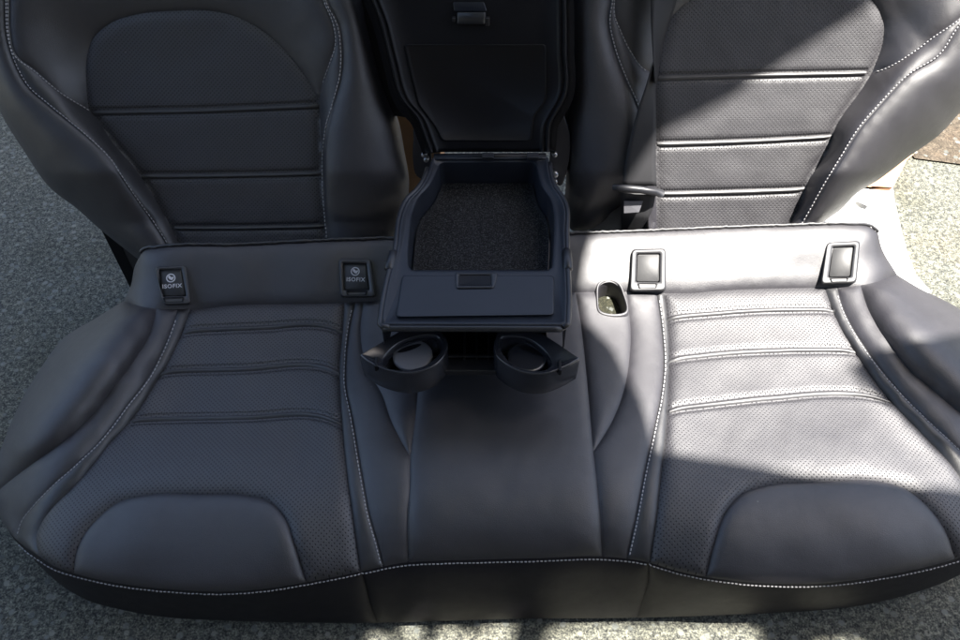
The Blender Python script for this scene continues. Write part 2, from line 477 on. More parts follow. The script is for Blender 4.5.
C4 = smooth([(627,291),(630,316),(631,330),(630,355),(624,390),(615,415),(602,438),(594,450)])
J2 = smooth([(657,292.3),(662,330),(664,365),(661,395),(655,425),(644,477),(636.5,518),(627,560)])
J1 = smooth([(664,292.4),(667,312),(669.5,342),(669,392),(666,440),(662,471),(657,518),(650,564.5)])
K3 = smooth([(825,287),(832,307),(842,330),(854,350),(870,375),(892,402),(920,431),(960,475),(976,505),(981,530),(980,551)])
K2 = smooth([(837,286),(843,307),(854,330),(866,349),(881,369),(901,392),(926,417),(951,440),(985,475),(998,505),(1000,534)])
K1 = smooth([(861,284),(867,305),(877,325),(892,347),(910,370),(930,387),(960,412),(1000,447),(1021,470)])
S1 = smooth([(0,522),(12,538),(25,549),(37.5,557.5),(52,567),(72,574),(100,581),(140,587.5),(180,591),(225,592.5),(270,589),(310,582.5),(360,572.5),(400,564.5),(440,562),(480,561),(540,559.5),(605,558),(645,562.5),(680,572.5),(720,580),(780,585),(830,584),(880,577.5),(930,567.5),(960,559),(985,548),(1000,535),(1008,525)])
BT = smooth([(0,522),(12,541),(25,554),(42,572),(62,589),(85,602),(120,612),(160,619),(225,623),(300,625),(382,625),(450,623),(525,621),(600,620.5),(637,620),(700,618.5),(761,616),(832,611.5),(877,605),(919,594),(949,583),(985,560),(1008,525)])
V1 = smooth([(361,572.3),(365,585),(370,605),(377,625)]); V2 = smooth([(649,563.5),(648,585),(643,603),(637,620)])
PL = smooth([(72,574),(74,555),(82,535),(95,519),(118,501),(145,494),(200,493),(250,495),(270,501),(284,517),(294,545),(306,583)])
PR = smooth([(706,577),(714,545),(727,510),(744,492),(765,485),(820,481),(880,480),(905,487),(930,507),(948,533),(957,560)])

ctl = []
for x, z in ((190,.205),(265,.204),(344,.205),(420,.21),(500,.215),(580,.21),(664,.207),(745,.205),(827,.205)):
    ctl.append((x, 302 - (x - 190) * .02, z))
for x in (150,240,330,420,520,600,690,780,865):
    y = 245 - (x - 150) * .029
    ctl += [(x, y, .254), (x, y + 22, .240), (x, y + 42, .221)]
ctl += [(139,254,.246),(122,300,.185),(880,233,.246),(899,274,.185)]
for x in (150,230,310): ctl += [(x+10,360,.193),(x-5,440,.195),(x-10,500,.204),(x-15,545,.195)]
for x in (700,780,850): ctl += [(x,345,.193),(x+15,430,.195),(x+25,490,.204),(x+30,540,.195)]
for x, y in ((72,574),(140,587),(225,592),(310,582),(400,564),(500,560.5),(605,558),(680,572),(780,585),(880,577),(960,559)):
    ctl.append((x, y, .163 if 60 < x < 950 else .155))
for x in (420,500,585): ctl += [(x,370,.208),(x,440,.216),(x,500,.213),(x,540,.192)]
for x, y in ((350,400),(358,470),(372,535),(660,400),(650,470),(640,535)): ctl.append((x, y, .207 if y < 500 else .187))
ctl += [(0,522,.115),(25,549,.135),(1008,525,.115),(985,548,.14),(-5,510,.105),(1017,500,.105)]
def along(L, t):
    s_ = np.concatenate([[0], np.cumsum(np.linalg.norm(np.diff(L, axis=0), axis=1))]); q = t * s_[-1]
    return np.array([np.interp(q, s_, L[:, 0]), np.interp(q, s_, L[:, 1])])
tk = [0, .3, .7, 1]
for SLn, b1, b2, b3 in ((sub(SL,(122,300),(-9,495)), B1, B2, B3), (sub(SR,(899,274),(1021,470)), K1, K2, K3)):
    for t in np.linspace(.06, .97, 9):
        p1, p2, p3, ps = along(b1, t), along(b2, t), along(b3, t), along(SLn, t)
        z1 = np.interp(t, tk, [.213,.216,.200,.12]); zr = np.interp(t, tk, [.222,.243,.218,.118]); zs = np.interp(t, tk, [.18,.118,.10,.10])
        ctl += [(*p1, z1), (*(p1 + (ps - p1) * .24), zr), (*(p1 + (ps - p1) * .62), zr * .72 + zs * .28), (*ps, zs)]
        if t < .9: ctl += [(*p2, np.interp(t, tk, [.209,.217,.207,.14]))]
        ctl += [(*p3, np.interp(t, tk, [.205,.193,.189,.163]))]
tps_c = TPS(ctl, .05)
CU = Surf((0, 0, 0), UP, tps_c)
def skirt_h(px, py):
    px = np.asarray(px, float); py = np.asarray(py, float); sh = px.shape
    x = px.ravel(); y = py.ravel()
    ys = np.interp(x, S1[:, 0], S1[:, 1]); yb = np.interp(x, BT[:, 0], BT[:, 1])
    t = np.clip((y - ys) / np.maximum(yb - ys, .5), -.1, 1.1)
    zt = tps_c(x, ys); zb = np.interp(x, [0, 60, 140, 850, 940, 1008], [.11, .05, .016, .016, .05, .11])
    return (zt + (zb - zt) * (t * .9 + .1 * t * t)).reshape(sh)
SK = Surf((0, 0, 0), UP, skirt_h)

cu = thing('rear_seat_cushion', 'dark leather rear seat bench cushion lying on the stone ground, with perforated inserts', 'seat cushion')
SLOT = smooth([(600,286),(611,283),(618,286.5),(622.5,296),(625,313),(611,315.5),(600,312),(598,300)], 2.5, True)
def between(a, b, top, bot): return join(a, bot, b[::-1], top[::-1])
P = {}
P['roll'] = Panel(CU, join(TL, T, TR, R1[::-1]), .006, 10, holes=(SLOT,), lump=.0009)
P['bolL'] = Panel(CU, join(sub(SL,(122,300),(-9,495)), B1[::-1], sub(R1,(156,307.3),(122,300))), .013, 15, seed=3)
P['midL'] = Panel(CU, join(B1, sub(SL,(-9,495),(0,522)), sub(S1,(0,522),B2[-1]), B2[::-1], sub(R1,B2[0],B1[0])), .003, 9, seed=4)
P['strL'] = Panel(CU, join(B2, sub(S1,B2[-1],B3[-1]), B3[::-1], sub(R1,B3[0],B2[0])), .002, 5, lump=.0003)
def pleat(u, l):
    u = smooth(u); l = smooth(l); mid = (resample(u, 5)[:min(len(resample(u,5)),len(resample(l,5)))] + resample(l, 5)[:min(len(resample(u,5)),len(resample(l,5)))]) / 2
    return [('g', u, .0024, 1.8), ('g', l, .0024, 1.8)], u, l
plL = [pleat([(184,329.5),(260,326),(327,325),(343,329)],[(182,335.5),(260,332),(330,331),(343,335)]),
       pleat([(162,370),(245,367.5),(327,366),(340,370)],[(159,376),(245,373.5),(327,372),(340,376)]),
       pleat([(134,418),(245,416),(325,415.5),(342,421)],[(130,424),(245,422),(325,421.5),(342,427)])]
plR = [pleat([(667,315.5),(752,309),(835,307.5)],[(667,322),(752,315),(838,313)]),
       pleat([(669,357),(752,349.5),(853,348)],[(669,363.5),(752,356),(857,354)]),
       pleat([(669,407.5),(752,398),(865,394),(889,399)],[(669,414),(752,405),(865,399.5),(892,404)])]
P['insL'] = Panel(CU, join(I1, sub(S1,I1[-1],PL[-1]), PL[::-1], sub(S1,PL[0],B3[-1]), B3[::-1], sub(R1,B3[0],I1[0])), .005, 8, grooves=sum([p[0] for p in plL], []), seed=7)
P['padL'] = Panel(CU, join(PL, sub(S1,PL[-1],PL[0])), .0035, 7, seed=9)
P['str2'] = Panel(CU, join(I1, sub(S1,I1[-1],I2[-1]), I2[::-1], sub(R1,I2[0],I1[0])), .002, 5, lump=.0003)
P['c8a'] = Panel(CU, join(I2, sub(S1,I2[-1],C1[-1]), sub(C1,C1[-1],(410,456)), C3[::-1], sub(R1,C3[0],I2[0])), .003, 9, seed=11)
P['c8b'] = Panel(CU, join(C3, sub(C1,(410,456),C1[0]), sub(R1,C1[0],C3[0])), .003, 9)
P['cen'] = Panel(CU, join(C1, sub(S1,C1[-1],C2[-1]), C2[::-1], sub(R1,C2[0],C1[0])), .003, 8, seed=13)
P['d8b'] = Panel(CU, join(C2[:near(C2,(594,450))+1], C4[::-1], sub(R1,C4[0],C2[0])), .003, 9, holes=(SLOT,), seed=15)
P['d8a'] = Panel(CU, join(C4, sub(C2,(594,450),C2[-1]), sub(S1,C2[-1],J2[-1]), J2[::-1], sub(R1,J2[0],C4[0])), .003, 9, seed=16)
P['str3'] = Panel(CU, join(J2, sub(S1,J2[-1],J1[-1]), J1[::-1], sub(R1,J1[0],J2[0])), .002, 5, lump=.0003)
P['insR'] = Panel(CU, join(J1, sub(S1,J1[-1],PR[0]), PR, sub(S1,PR[-1],K3[-1]), K3[::-1], sub(R1,K3[0],J1[0])), .005, 8, grooves=sum([p[0] for p in plR], []), seed=17)
P['padR'] = Panel(CU, join(PR, sub(S1,PR[-1],PR[0])), .0035, 7, seed=19)
P['strR'] = Panel(CU, join(K3, sub(S1,K3[-1],K2[-1]), K2[::-1], sub(R1,K2[0],K3[0])), .003, 6, lump=.0003)
P['midR'] = Panel(CU, join(K2, sub(S1,K2[-1],(1008,525)), sub(SR,(1008,525),(1021,470)), K1[::-1], sub(R1,K1[0],K2[0])), .003, 9, seed=21)
P['bolR'] = Panel(CU, join(K1, sub(SR,(1021,470),(899,274)), sub(R1,(899,274),K1[0])), .013, 15, seed=23)
P['sk1'] = Panel(SK, join(V1, sub(BT,V1[-1],(0,522)), sub(S1,(0,522),V1[0])), .003, 9, seed=25)
P['sk2'] = Panel(SK, join(V2, sub(BT,V2[-1],V1[-1]), V1[::-1], sub(S1,V1[0],V2[0])), .003, 9, seed=27)
P['sk3'] = Panel(SK, join(sub(S1,V2[0],(1008,525)), sub(BT,(1008,525),V2[-1]), V2[::-1]), .003, 9, seed=29)
Lm = M['leather']
P['roll'].build('rear_roll', Lm, cu)
for k, nm, mt in (('bolL','side_bolster',Lm),('bolR','side_bolster',Lm),('midL','bolster_panel',Lm),('midR','bolster_panel',Lm),
                  ('strL','piping_strip',M['pleat']),('str2','piping_strip',M['pleat']),('str3','piping_strip',M['pleat']),('strR','piping_strip',M['pleat']),
                  ('padL','thigh_pad',Lm),('padR','thigh_pad',Lm),('c8a','inner_panel',Lm),('c8b','inner_panel',Lm),('cen','centre_panel',Lm),
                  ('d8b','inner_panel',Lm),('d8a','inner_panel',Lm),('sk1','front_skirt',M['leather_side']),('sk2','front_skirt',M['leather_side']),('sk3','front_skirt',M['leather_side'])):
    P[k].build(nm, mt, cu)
for k in ('insL', 'insR'):
    o = P[k].build('perforated_insert', M['perf'], cu, g=3.0)
for pan, pl in ((P['insL'], plL), (P['insR'], plR)):
    for _, u, l in pl: ribbon(pan, u, l, cu, M['pleat2'])
# hidden flanks: the outline carried down to the ground
ol = join(SL[::-1], TL, T, TR, SR)
top = CU.pos(ol[:, 0], ol[:, 1]); nn = CU.nrm(ol[:, 0], ol[:, 1])
top = top - nn * .003
cen = top.mean(0)
def ringat(base, f, z):
    q = base.copy(); q[:, :2] = cen[:2] + (q[:, :2] - cen[:2]) * f; q[:, 2] = z; return q
mid = ringat(top, 1.004, 0); mid[:, 2] = top[:, 2] * .6
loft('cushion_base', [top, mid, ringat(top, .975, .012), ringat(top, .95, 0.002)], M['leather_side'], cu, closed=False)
# buckle slot: rolled lip and a well down to the ground
slp = P['roll']; c0 = SLOT.mean(0)
lip = []
for f, up in ((1.20, -.004), (1.15, .0005), (1.08, .0022), (1.0, .001), (.98, -.010)):
    q = c0 + (SLOT - c0) * f; pp = CU.pos(q[:, 0], q[:, 1]); lip.append(pp + UP * (up + .003))
lo = lip[-1].copy(); lo[:, 2] -= .035; lip.append(lo)
loft('slot_lip', lip, Lm, cu)
q_ = c0 + (SLOT - c0) * 1.25; pp = CU.pos(q_[:, 0], q_[:, 1]) - UP * .03
mesh('slot_padding', pp, [tuple(range(len(pp)))], M['moss'], cu, sm=False, label='mossy green brown padding showing through the buckle slot')
# felt edge of the rear seam
fz = resample(T, 3.0); fp = CU.pos(fz[:, 0], fz[:, 1])
rng = np.random.RandomState(3)
fp += rng.normal(0, .0004, fp.shape); 
V_, F_ = tube(fp, list(.0020 + .0008 * rng.rand(len(fp))), 7)
mesh('edge_binding', V_, F_, M['pleat'], cu)
# stitching
st = stitches('white_stitching', [(P['midL'], offs(B2, 1.6)[3:-1]), (P['c8a'], offs(I2, -1.6)[2:-1]), (P['d8a'], offs(J2, 1.6)[2:-1]),
     (P['midR'], offs(K2, -1.6)[2:]), (P['sk1'], offs(sub(S1,(20,545),(361,572)), -2.2)), (P['sk2'], offs(sub(S1,(361,572),(649,563)), -2.2)),
     (P['sk3'], offs(sub(S1,(649,563),(1004,530)), -2.2))], M['thread'], cu)
jobs = []
for pan, pl in ((P['insL'], plL), (P['insR'], plR)):
    for _, u, l in pl:
        jobs += [(pan, offs(u, 2.4)), (pan, offs(l, -2.4))]
jobs2 = [(P['cen'], offs(C1, 2.0)[near(C1,(408,500)):]) , (P['d8a'], offs(C2,2.0)[near(C2,(600,500)):])]
stitches('pleat_stitching', jobs + jobs2, M['thread_dark'], cu, pitch=2.7, ln=.55, r=.0005, lift=0)

# child-seat anchor covers
def ring_rect(q, rnd=3.0, step=1.6):
    q = np.array(q, float); out = []
    n = len(q)
    for i in range(n):
        p, a, b = q[i], q[i - 1], q[(i + 1) % n]
        u = (a - p) / np.linalg.norm(a - p); v = (b - p) / np.linalg.norm(b - p)
        A = p + u * rnd; B = p + v * rnd
        for t in np.linspace(0, 1, 5): out.append((1-t)**2 * A + 2*t*(1-t) * p + t*t * B)
    return np.array(out)
def flat_plane(quad):
    """best plane through the cushion surface below the quad"""
    q = np.array(quad, float); p = CU.pos(q[:, 0], q[:, 1])
    c = p.mean(0); u, s_, vt = np.linalg.svd(p - c); n = vt[2]; n = n if n[2] > 0 else -n
    return c, n
def text_mesh(body, size, mat, parent, org, X, Y, Nn, name='lettering', bold=0.0):
    cu_ = bpy.data.curves.new(name, 'FONT'); cu_.body = body; cu_.size = size; cu_.extrude = .0002; cu_.offset = bold; cu_.space_character = 1.16
    cu_.align_x = 'CENTER'; cu_.align_y = 'CENTER'
    o = bpy.data.objects.new(name, cu_); COL.objects.link(o)
    dg = bpy.context.evaluated_depsgraph_get(); me = bpy.data.meshes.new_from_object(o.evaluated_get(dg))
    COL.objects.unlink(o); bpy.data.objects.remove(o)
    Mx = Matrix(((X[0], Y[0], Nn[0], org[0]), (X[1], Y[1], Nn[1], org[1]), (X[2], Y[2], Nn[2], org[2]), (0, 0, 0, 1)))
    me.transform(Mx); me.materials.clear(); me.materials.append(mat)
    o = bpy.data.objects.new(name, me); link(o, parent); return o
def cover(outer, flap, emb=None, label=None, fm=None):
    c, n = flat_plane(outer); c = c + n * .005
    H = lambda q, off: hit(np.array(q)[:, 0], np.array(q)[:, 1], c, n, off)
    o = ring_rect(outer, 4.0); fl = ring_rect(flap, 1.6); co = o.mean(0); ci = fl.mean(0)
    sc = lambda q, f, cc: cc + (q - cc) * f
    base = loft('anchor_cover', [H(sc(o,1.04,co), -.006), H(sc(o,1.0,co), .004), H(sc(o,.965,co), .0065), H(sc(o,.93,co), .007),
                     H(sc(fl,1.10,ci), .006), H(sc(fl,1.06,ci), .0045), H(sc(fl,1.04,ci), -.004)], M['cover_frame'], cu, cap1=True, label=label)
    fq = loft('cover_flap', [H(sc(fl,1,ci), -.003), H(sc(fl,1,ci), .002), H(sc(fl,.96,ci), .0028)], M['cover_flap'], base, cap1=True)
    # finger recess under the flap
    b0, b1 = np.array(flap[3], float), np.array(flap[2], float); o0, o1 = np.array(outer[3], float), np.array(outer[2], float)
    A = [b0 + (b1-b0)*.05 + (o0-b0)*.16*np.array((0,1)), b0 + (b1-b0)*.95 + (o1-b1)*.16*np.array((0,1)), b0+(b1-b0)*.9+np.array((0,(o1-b1)[1]*.72)), b0+(b1-b0)*.1+np.array((0,(o0-b0)[1]*.72))]
    rr = ring_rect(A, 1.2); cc = rr.mean(0)
    loft('finger_recess', [H(rr, .0062), H(rr, .0076), H(sc(rr, .86, cc), .0078), H(sc(rr,.8,cc), .002)], M['black'], base, cap1=True)
    if emb:
        (ex, ey), (tx, ty) = emb
        X = H([(ex + 5, ey + (outer[1][1]-outer[0][1]) / (outer[1][0]-outer[0][0]) * 5)], .0)[0] - H([(ex, ey)], .0)[0]; X /= np.linalg.norm(X); Y = np.cross(n, X)
        oc = H([(ex, ey)], .0031)[0]
        rad = .0068; V, F = [], []
        for k in range(32):
            th = k * math.pi / 16
            for rr_ in (rad, rad * .76): V.append(oc + rr_ * (math.cos(th) * X + math.sin(th) * Y))
        for k in range(32): j = (k+1) % 32; F.append((2*k, 2*j, 2*j+1, 2*k+1))
        # seat symbol: a small head and a tilted shell
        for (x0, y0, rx, ry, an) in ((-.0022, .0024, .0014, .0014, 0), (-.0004, -.0002, .0042, .0021, -.75), (.0021, -.0006, .0015, .0030, -.75)):
            b = len(V); 
            for k in range(16):
                th = k * math.pi / 8; x, y = rx * math.cos(th), ry * math.sin(th)
                V.append(oc + (x0 + x*math.cos(an) - y*math.sin(an)) * X + (y0 + x*math.sin(an) + y*math.cos(an)) * Y + n * .0002 * (1 + b % 3))
            F.append(tuple(range(b, b + 16)))
        mesh('emblem', V, F, M['white'], base, sm=False)
        text_mesh('ISOFIX', .0084, M['white'], base, H([(tx, ty)], .0031)[0], X, Y, n, bold=.00022)
    return base
cover([(155,267),(186,265),(191,304),(164,305)], [(160,270.5),(181,270),(185.5,295.5),(162,296)], ((170.8,278),(172,286.2)), 'black anchor cover with white ISOFIX print, near the end of the rear roll')
cover([(339,258.5),(371,259),(375.5,297),(341,297)], [(343.8,264),(366,264.2),(368.8,289.5),(344.5,289.8)], ((355.2,271.4),(355.6,279.6)), 'black anchor cover with white ISOFIX print, beside the armrest')
cover([(632,249.5),(665.5,248.5),(665.5,290.5),(630,291)], [(637.5,254.4),(659.5,254.2),(659,281.7),(636.5,281.5)], label='blank anchor cover above the buckle slot', fm=M['frame'])
cover([(827,242.5),(859.7,241),(856,282.5),(821,284)], [(833,248),(853.4,247),(850,276.5),(829,276.8)], label='blank anchor cover near the sunlit end of the rear roll', fm=M['frame'])

# ================================================================== BACKRESTS
LEAN = 32.0
NB = np.array((0, -math.cos(R(LEAN)), math.sin(R(LEAN)))); PB = np.array((0, .93, .2))
def back_height(ins, lo, lb, le_out, le_in, Ho, Hi, left_is_outer):
    """padding height over the reference plane: flat insert, ridges along the two stitched seams, falling away to both edges"""
    lo_x = lambda y: np.interp(y, lo[:, 1], lo[:, 0]); lb_x = lambda y: np.interp(y, lb[:, 1], lb[:, 0])
    def h(px, py):
        px = np.asarray(px, float); py = np.asarray(py, float); shp = px.shape
        Qp = np.stack([px.ravel(), py.ravel()], 1)
        dO, dB, dI = segdist(Qp, lo), segdist(Qp, lb), segdist(Qp, ins, True)
        dS, dE = segdist(Qp, le_out), segdist(Qp, le_in)
        sg = 1 if left_is_outer else -1
        outer = (Qp[:, 0] - lo_x(Qp[:, 1])) * sg < 0; inner = (Qp[:, 0] - lb_x(Qp[:, 1])) * sg > 0
        into = inside(Qp, ins)
        e = 1.5; wO, wB, wI = 1/(dO+e)**1.4, 1/(dB+e)**1.4, 1/(dI+e)**1.4
        tap = np.clip((262 - Qp[:, 1]) / 90, .45, 1)
        HO, HI = Ho * tap, Hi * tap
        r = (wO*HO + wB*HI + wI*.006) / (wO + wB + wI)
        edge = .006 * np.exp(-dI / 16.)
        r = np.where(into, edge, r)
        past = (Qp[:, 1] > 0) 
        to = np.clip(dO / (dO + dS + 1e-6), 0, 1); ti = np.clip(dB / (dB + dE + 1e-6), 0, 1)
        r0 = (wO*0+1)*(HO*(1/(e)**1.4) + .006*wI + HI*wB)/((1/e)**1.4 + wI + wB)
        ro = -.032 + (r0 + .032) * np.sqrt(np.clip(1 - to ** 2.2, 0, 1)) + .006 * np.sin(np.pi * to)
        r1 = (HI*(1/(e)**1.4) + .006*wI + HO*wO)/((1/e)**1.4 + wI + wO)
        ri = -.014 + (r1 + .014) * np.sqrt(np.clip(1 - ti ** 2.2, 0, 1)) + .005 * np.sin(np.pi * ti)
        r = np.where(outer, ro, np.where(inner, ri, r))
        return r.reshape(shp)
    return h
# ---- left
bl = thing('bench_back_half', 'wholly shaded dark leather backrest with arched perforated insert, on the side of the ISOFIX prints', 'seat backrest', 'rear backrests')
YT = -115
LS = smooth([(-22,YT),(-27,-60),(-27,0),(-17,70),(0,114),(22,150),(49,188),(77,210),(96,227),(122,248),(140,262)])
LO = smooth([(5,YT),(3,-50),(4,0),(6,37),(15,66),(28,88),(45,103),(71,124),(92,142),(109,159),(124,182),(139,204),(154,225),(167,246),(175,262)])
LI = smooth([(11,YT),(9,-50),(9,0),(10,34),(14,52),(37,71),(60,90),(89,108)])
IN = smooth([(89,108),(86.5,86),(86.5,60),(93,38),(109,24),(139,14),(172,11),(210,11),(236,17),(262,31),(285,52),(304,76),(318,101)])
IL = smooth([(89,108),(99,120),(112,139),(139,172),(161,208),(178,240),(188,262)])
IR = smooth([(318,101),(320,150),(322,190),(325,238),(327,262)])
LA = smooth([(318,YT),(320,-40),(322,0),(331,22),(334,41),(326,68),(320,86),(318,101)])
LB = smooth([(323,YT),(324,-40),(327,0),(339,26),(342,49),(341,75),(333,105),(326,131),(323.5,157),(324,195),(328,240),(330,262)])
LE = smooth([(355,YT),(360,-50),(365,0),(375,50),(390,100),(398,120),(404,150),(409,184),(406,210),(398,235),(395,262)])
bot = lambda a, b: np.array([a, b], float)
BL = Surf(PB, NB, back_height(join(IN, IR, bot(IR[-1], IL[-1]), IL[::-1]), LO, LB, LS, LE, .058, .038, True))
Q = {}
plb = [pleat([(90,109.5),(200,107.5),(318,102.5)],[(95,116),(200,114),(318,109.5)]),
              pleat([(140,173.5),(230,172.5),(321,170.5)],[(144,179.5),(230,178.5),(321,176.5)]),
              pleat([(173,225.5),(250,225),(324,223.5)],[(176,231),(250,230.5),(324,229)])]
Q['ins'] = Panel(BL, join(IN, IR, bot(IR[-1], IL[-1]), IL[::-1]), .004, 8, grooves=sum([g[0] for g in plb], []), seed=31)
Q['sho'] = Panel(BL, join(LI, IN, LA[::-1], bot(LA[0], LI[0])), .003, 10, seed=33)
Q['wed'] = Panel(BL, join(LO, bot(LO[-1], IL[-1]), IL[::-1], LI[::-1]), .002, 7, seed=35)
Q['out'] = Panel(BL, join(LS, bot(LS[-1], LO[-1]), LO[::-1]), .004, 9, seed=37)
Q['we2'] = Panel(BL, join(LB, bot(LB[-1], IR[-1]), IR[::-1], LA[::-1]), .0015, 6, lump=.0003, seed=38)
Q['inn'] = Panel(BL, join(LE, bot(LE[-1], LB[-1]), LB[::-1]), .006, 14, seed=39)
Q['ins'].build('perforated_insert', M['perf'], bl, g=3.0)
for _, u, l in plb: ribbon(Q['ins'], u, l, bl, M['pleat2'])
for k, nm in (('sho','shoulder_panel'),('wed','seam_wedge'),('out','side_bolster'),('we2','seam_wedge'),('inn','inner_bolster')):
    Q[k].build(nm, M['leather'] if k != 'wed' else M['pleat'], bl)
stitches('white_stitching', [(Q['out'], offs(LO, 1.6)[:-4]), (Q['sho'], offs(LI, -1.6)[:]), (Q['inn'], offs(LB, -1.6)[:-5]), (Q['sho'], offs(LA, 1.4)[:-5])], M['thread'], bl, pitch=3.9, ln=.72, r=.0008)
stitches('pleat_stitching', [(Q['ins'], offs(u, 2.4)) for _, u, l in plb] + [(Q['ins'], offs(l, -2.4)) for _, u, l in plb], M['thread_dark'], bl, pitch=2.6, ln=.55, r=.0005, lift=0)
def shell(S, loop, parent, depth=.085):
    top = S.pos(loop[:, 0], loop[:, 1]) - S.nrm(loop[:, 0], loop[:, 1]) * .003
    n = S.N; c = top.mean(0)
    a = c + (top - c) * .985 - n * .02; b = c + (top - c) * .97 - n * .06
    # back face flat
    k = ((top - S.P0) @ n)[:, None]
    b = c + (top - k * n - c) * .93 - n * depth
    lo_ = lambda q: q
    loft('back_shell', [top, a, b], M['felt'] if False else M['black'], parent, cap1=True)
shell(BL, join(LS, bot(LS[-1], LE[-1]), LE[::-1]), bl)
for dx, dy in ((0, 0), (.35, .06)):
    v, f_ = box(atz(127, 252, .10) + np.array((dx, dy, 0)), (.022, .05, .2)); mesh('mounting_bracket', v, f_, M['black'], bl, sm=False, bevel=.002)

# ---- right
br = thing('bench_back_half', 'partly sunlit dark leather backrest with perforated insert behind the seat belt', 'seat backrest', 'rear backrests')
RS = smooth([(1020,YT),(1022,-40),(1016,20),(992,80),(960,114),(940,135),(910,157),(880,180),(857,195),(842,210),(824,224),(806,245),(800,262)])
RO = smooth([(1010,YT),(1003,-50),(988,0),(960,27),(940,56),(910,75),(880,105),(861,127),(842,157),(824,187),(805,221),(790,245),(784,262)])
RI = smooth([(1000,YT),(993,-50),(978,0),(960,17),(932,36),(910,52),(884,67),(872,71)])
RN = smooth([(655,74),(656,60),(662,40),(672,18),(690,1),(712,-14),(745,-24),(790,-26),(835,-18),(862,-8),(878,8),(884,25),(883,40),(872,71)])
RL = smooth([(655,74),(656,141),(657.5,195),(658,222),(658,262)])
RR = smooth([(872,71),(864,84),(833,131),(829,144),(805,187),(803,195),(788,226),(772,262)])
RA = smooth([(618,YT),(618,-40),(616,0),(616,14),(622,30),(633,52),(643,66),(655,74)])
RB = smooth([(612,YT),(612,-40),(611,0),(608.5,22),(613,45),(625,78),(637,105),(644,130),(649,160),(651,195),(652,230),(652,262)])
RE = smooth([(560,YT),(564,-50),(566,0),(566.5,100),(566,180),(567,222),(572,230),(590,230),(604,221),(614,211),(625,206),(640,212),(645,230),(648,262)])
BR = Surf(PB, NB, back_height(join(RN, RR, bot(RR[-1], RL[-1]), RL[::-1]), RO, RB, RS, RE, .068, .034, False))
Q2 = {}
plc = [pleat([(656,75),(740,72.5),(868,70)],[(656,81.5),(740,79),(864,76.5)]),
              pleat([(657,141),(740,138.5),(832,134)],[(657,147.5),(740,144.5),(829,140)]),
              pleat([(658,191),(740,188.5),(805,186.5)],[(658,197),(740,195),(803,192.5)])]
Q2['ins'] = Panel(BR, join(RN, RR, bot(RR[-1], RL[-1]), RL[::-1]), .005, 9, grooves=sum([g[0] for g in plc], []), seed=41)
Q2['sho'] = Panel(BR, join(RI, RN[::-1], RA[::-1], bot(RA[0], RI[0])), .003, 10, seed=43)
Q2['wed'] = Panel(BR, join(RO, bot(RO[-1], RR[-1]), RR[::-1], RI[::-1]), .002, 8, seed=45)
Q2['out'] = Panel(BR, join(RS, bot(RS[-1], RO[-1]), RO[::-1]), .004, 9, seed=47)
Q2['we2'] = Panel(BR, join(RB, bot(RB[-1], RL[-1]), RL[::-1], RA[::-1]), .0015, 6, lump=.0003, seed=48)
Q2['inn'] = Panel(BR, join(RE, bot(RE[-1], RB[-1]), RB[::-1]), .006, 14, seed=49)
for _, u, l in plc: ribbon(Q2['ins'], u, l, br, M['pleat2'])
Q2['ins'].build('perforated_insert', M['perf'], br, g=3.0)
for k, nm in (('sho','shoulder_panel'),('wed','seam_wedge'),('out','side_bolster'),('we2','seam_wedge'),('inn','inner_bolster')):
    Q2[k].build(nm, M['leather'], br)
stitches('white_stitching', [(Q2['out'], offs(RO, -1.6)[:-4]), (Q2['sho'], offs(RI, 1.6)[:-1]), (Q2['inn'], offs(RB, 1.6)[:near(RB,(644,130))]), (Q2['sho'], offs(RA, -1.4)[:-2])], M['thread'], br, pitch=3.9, ln=.72, r=.0008)
stitches('pleat_stitching', [(Q2['ins'], offs(u, 2.4)) for _, u, l in plc] + [(Q2['ins'], offs(l, -2.4)) for _, u, l in plc], M['thread_dark'], br, pitch=2.6, ln=.55, r=.0005, lift=0)
shell(BR, join(RS, bot(RS[-1], RE[-1]), RE[::-1]), br)
# grey backing flap that hangs below the lower corner
Hb = lambda pts, off: hit(np.array(pts, float)[:, 0], np.array(pts, float)[:, 1], PB, NB, off)
fl_ = [(588,245),(590,226),(606,208),(622,200),(646,200),(655,215),(655,245)]
loft('backing_flap', [Hb(fl_, -.028), Hb(fl_, -.024)], M['felt'], br, cap0=True, cap1=True, sm=False)

# ================================================================== SEAT BELT
sb = thing('seat_belt', 'black webbing seat belt hanging twisted down the sunlit backrest', 'seat belt')
def strip(name, L, Rr, off, mat, parent, th=.0014, label=None):
    L = resample(smooth(L), 4); Rr = resample(smooth(Rr), 4); n = min(len(L), len(Rr))
    tt = np.linspace(0, 1, 24); 
    gi = lambda A: np.stack([np.interp(tt, np.linspace(0, 1, len(A)), A[:, k]) for k in (0, 1)], 1)
    L, Rr = gi(L), gi(Rr); o = np.interp(tt, np.linspace(0, 1, len(off)), [a[0] for a in off]); o2 = np.interp(tt, np.linspace(0, 1, len(off)), [a[1] for a in off])
    V, F = [], []; W = 6
    for i in range(24):
        a = hit(L[i, 0], L[i, 1], PB, NB, o[i]); b = hit(Rr[i, 0], Rr[i, 1], PB, NB, o2[i])
        for k in range(W + 1): V.append(a + (b - a) * k / W)
    for i in range(23):
        for k in range(W): q = i * (W + 1) + k; F.append((q, q + W + 1, q + W + 2, q + 1))
    return mesh(name, V, F, mat, parent, solid=th, label=label)
strip('webbing', [(645,-110),(650,-30),(651,0),(652,30),(654,60),(655.5,84)], [(690,-110),(681,-25),(677,0),(670,22),(662,50),(657,84)], [(.05,.045),(.055,.04),(.06,.03)], M['belt'], sb)
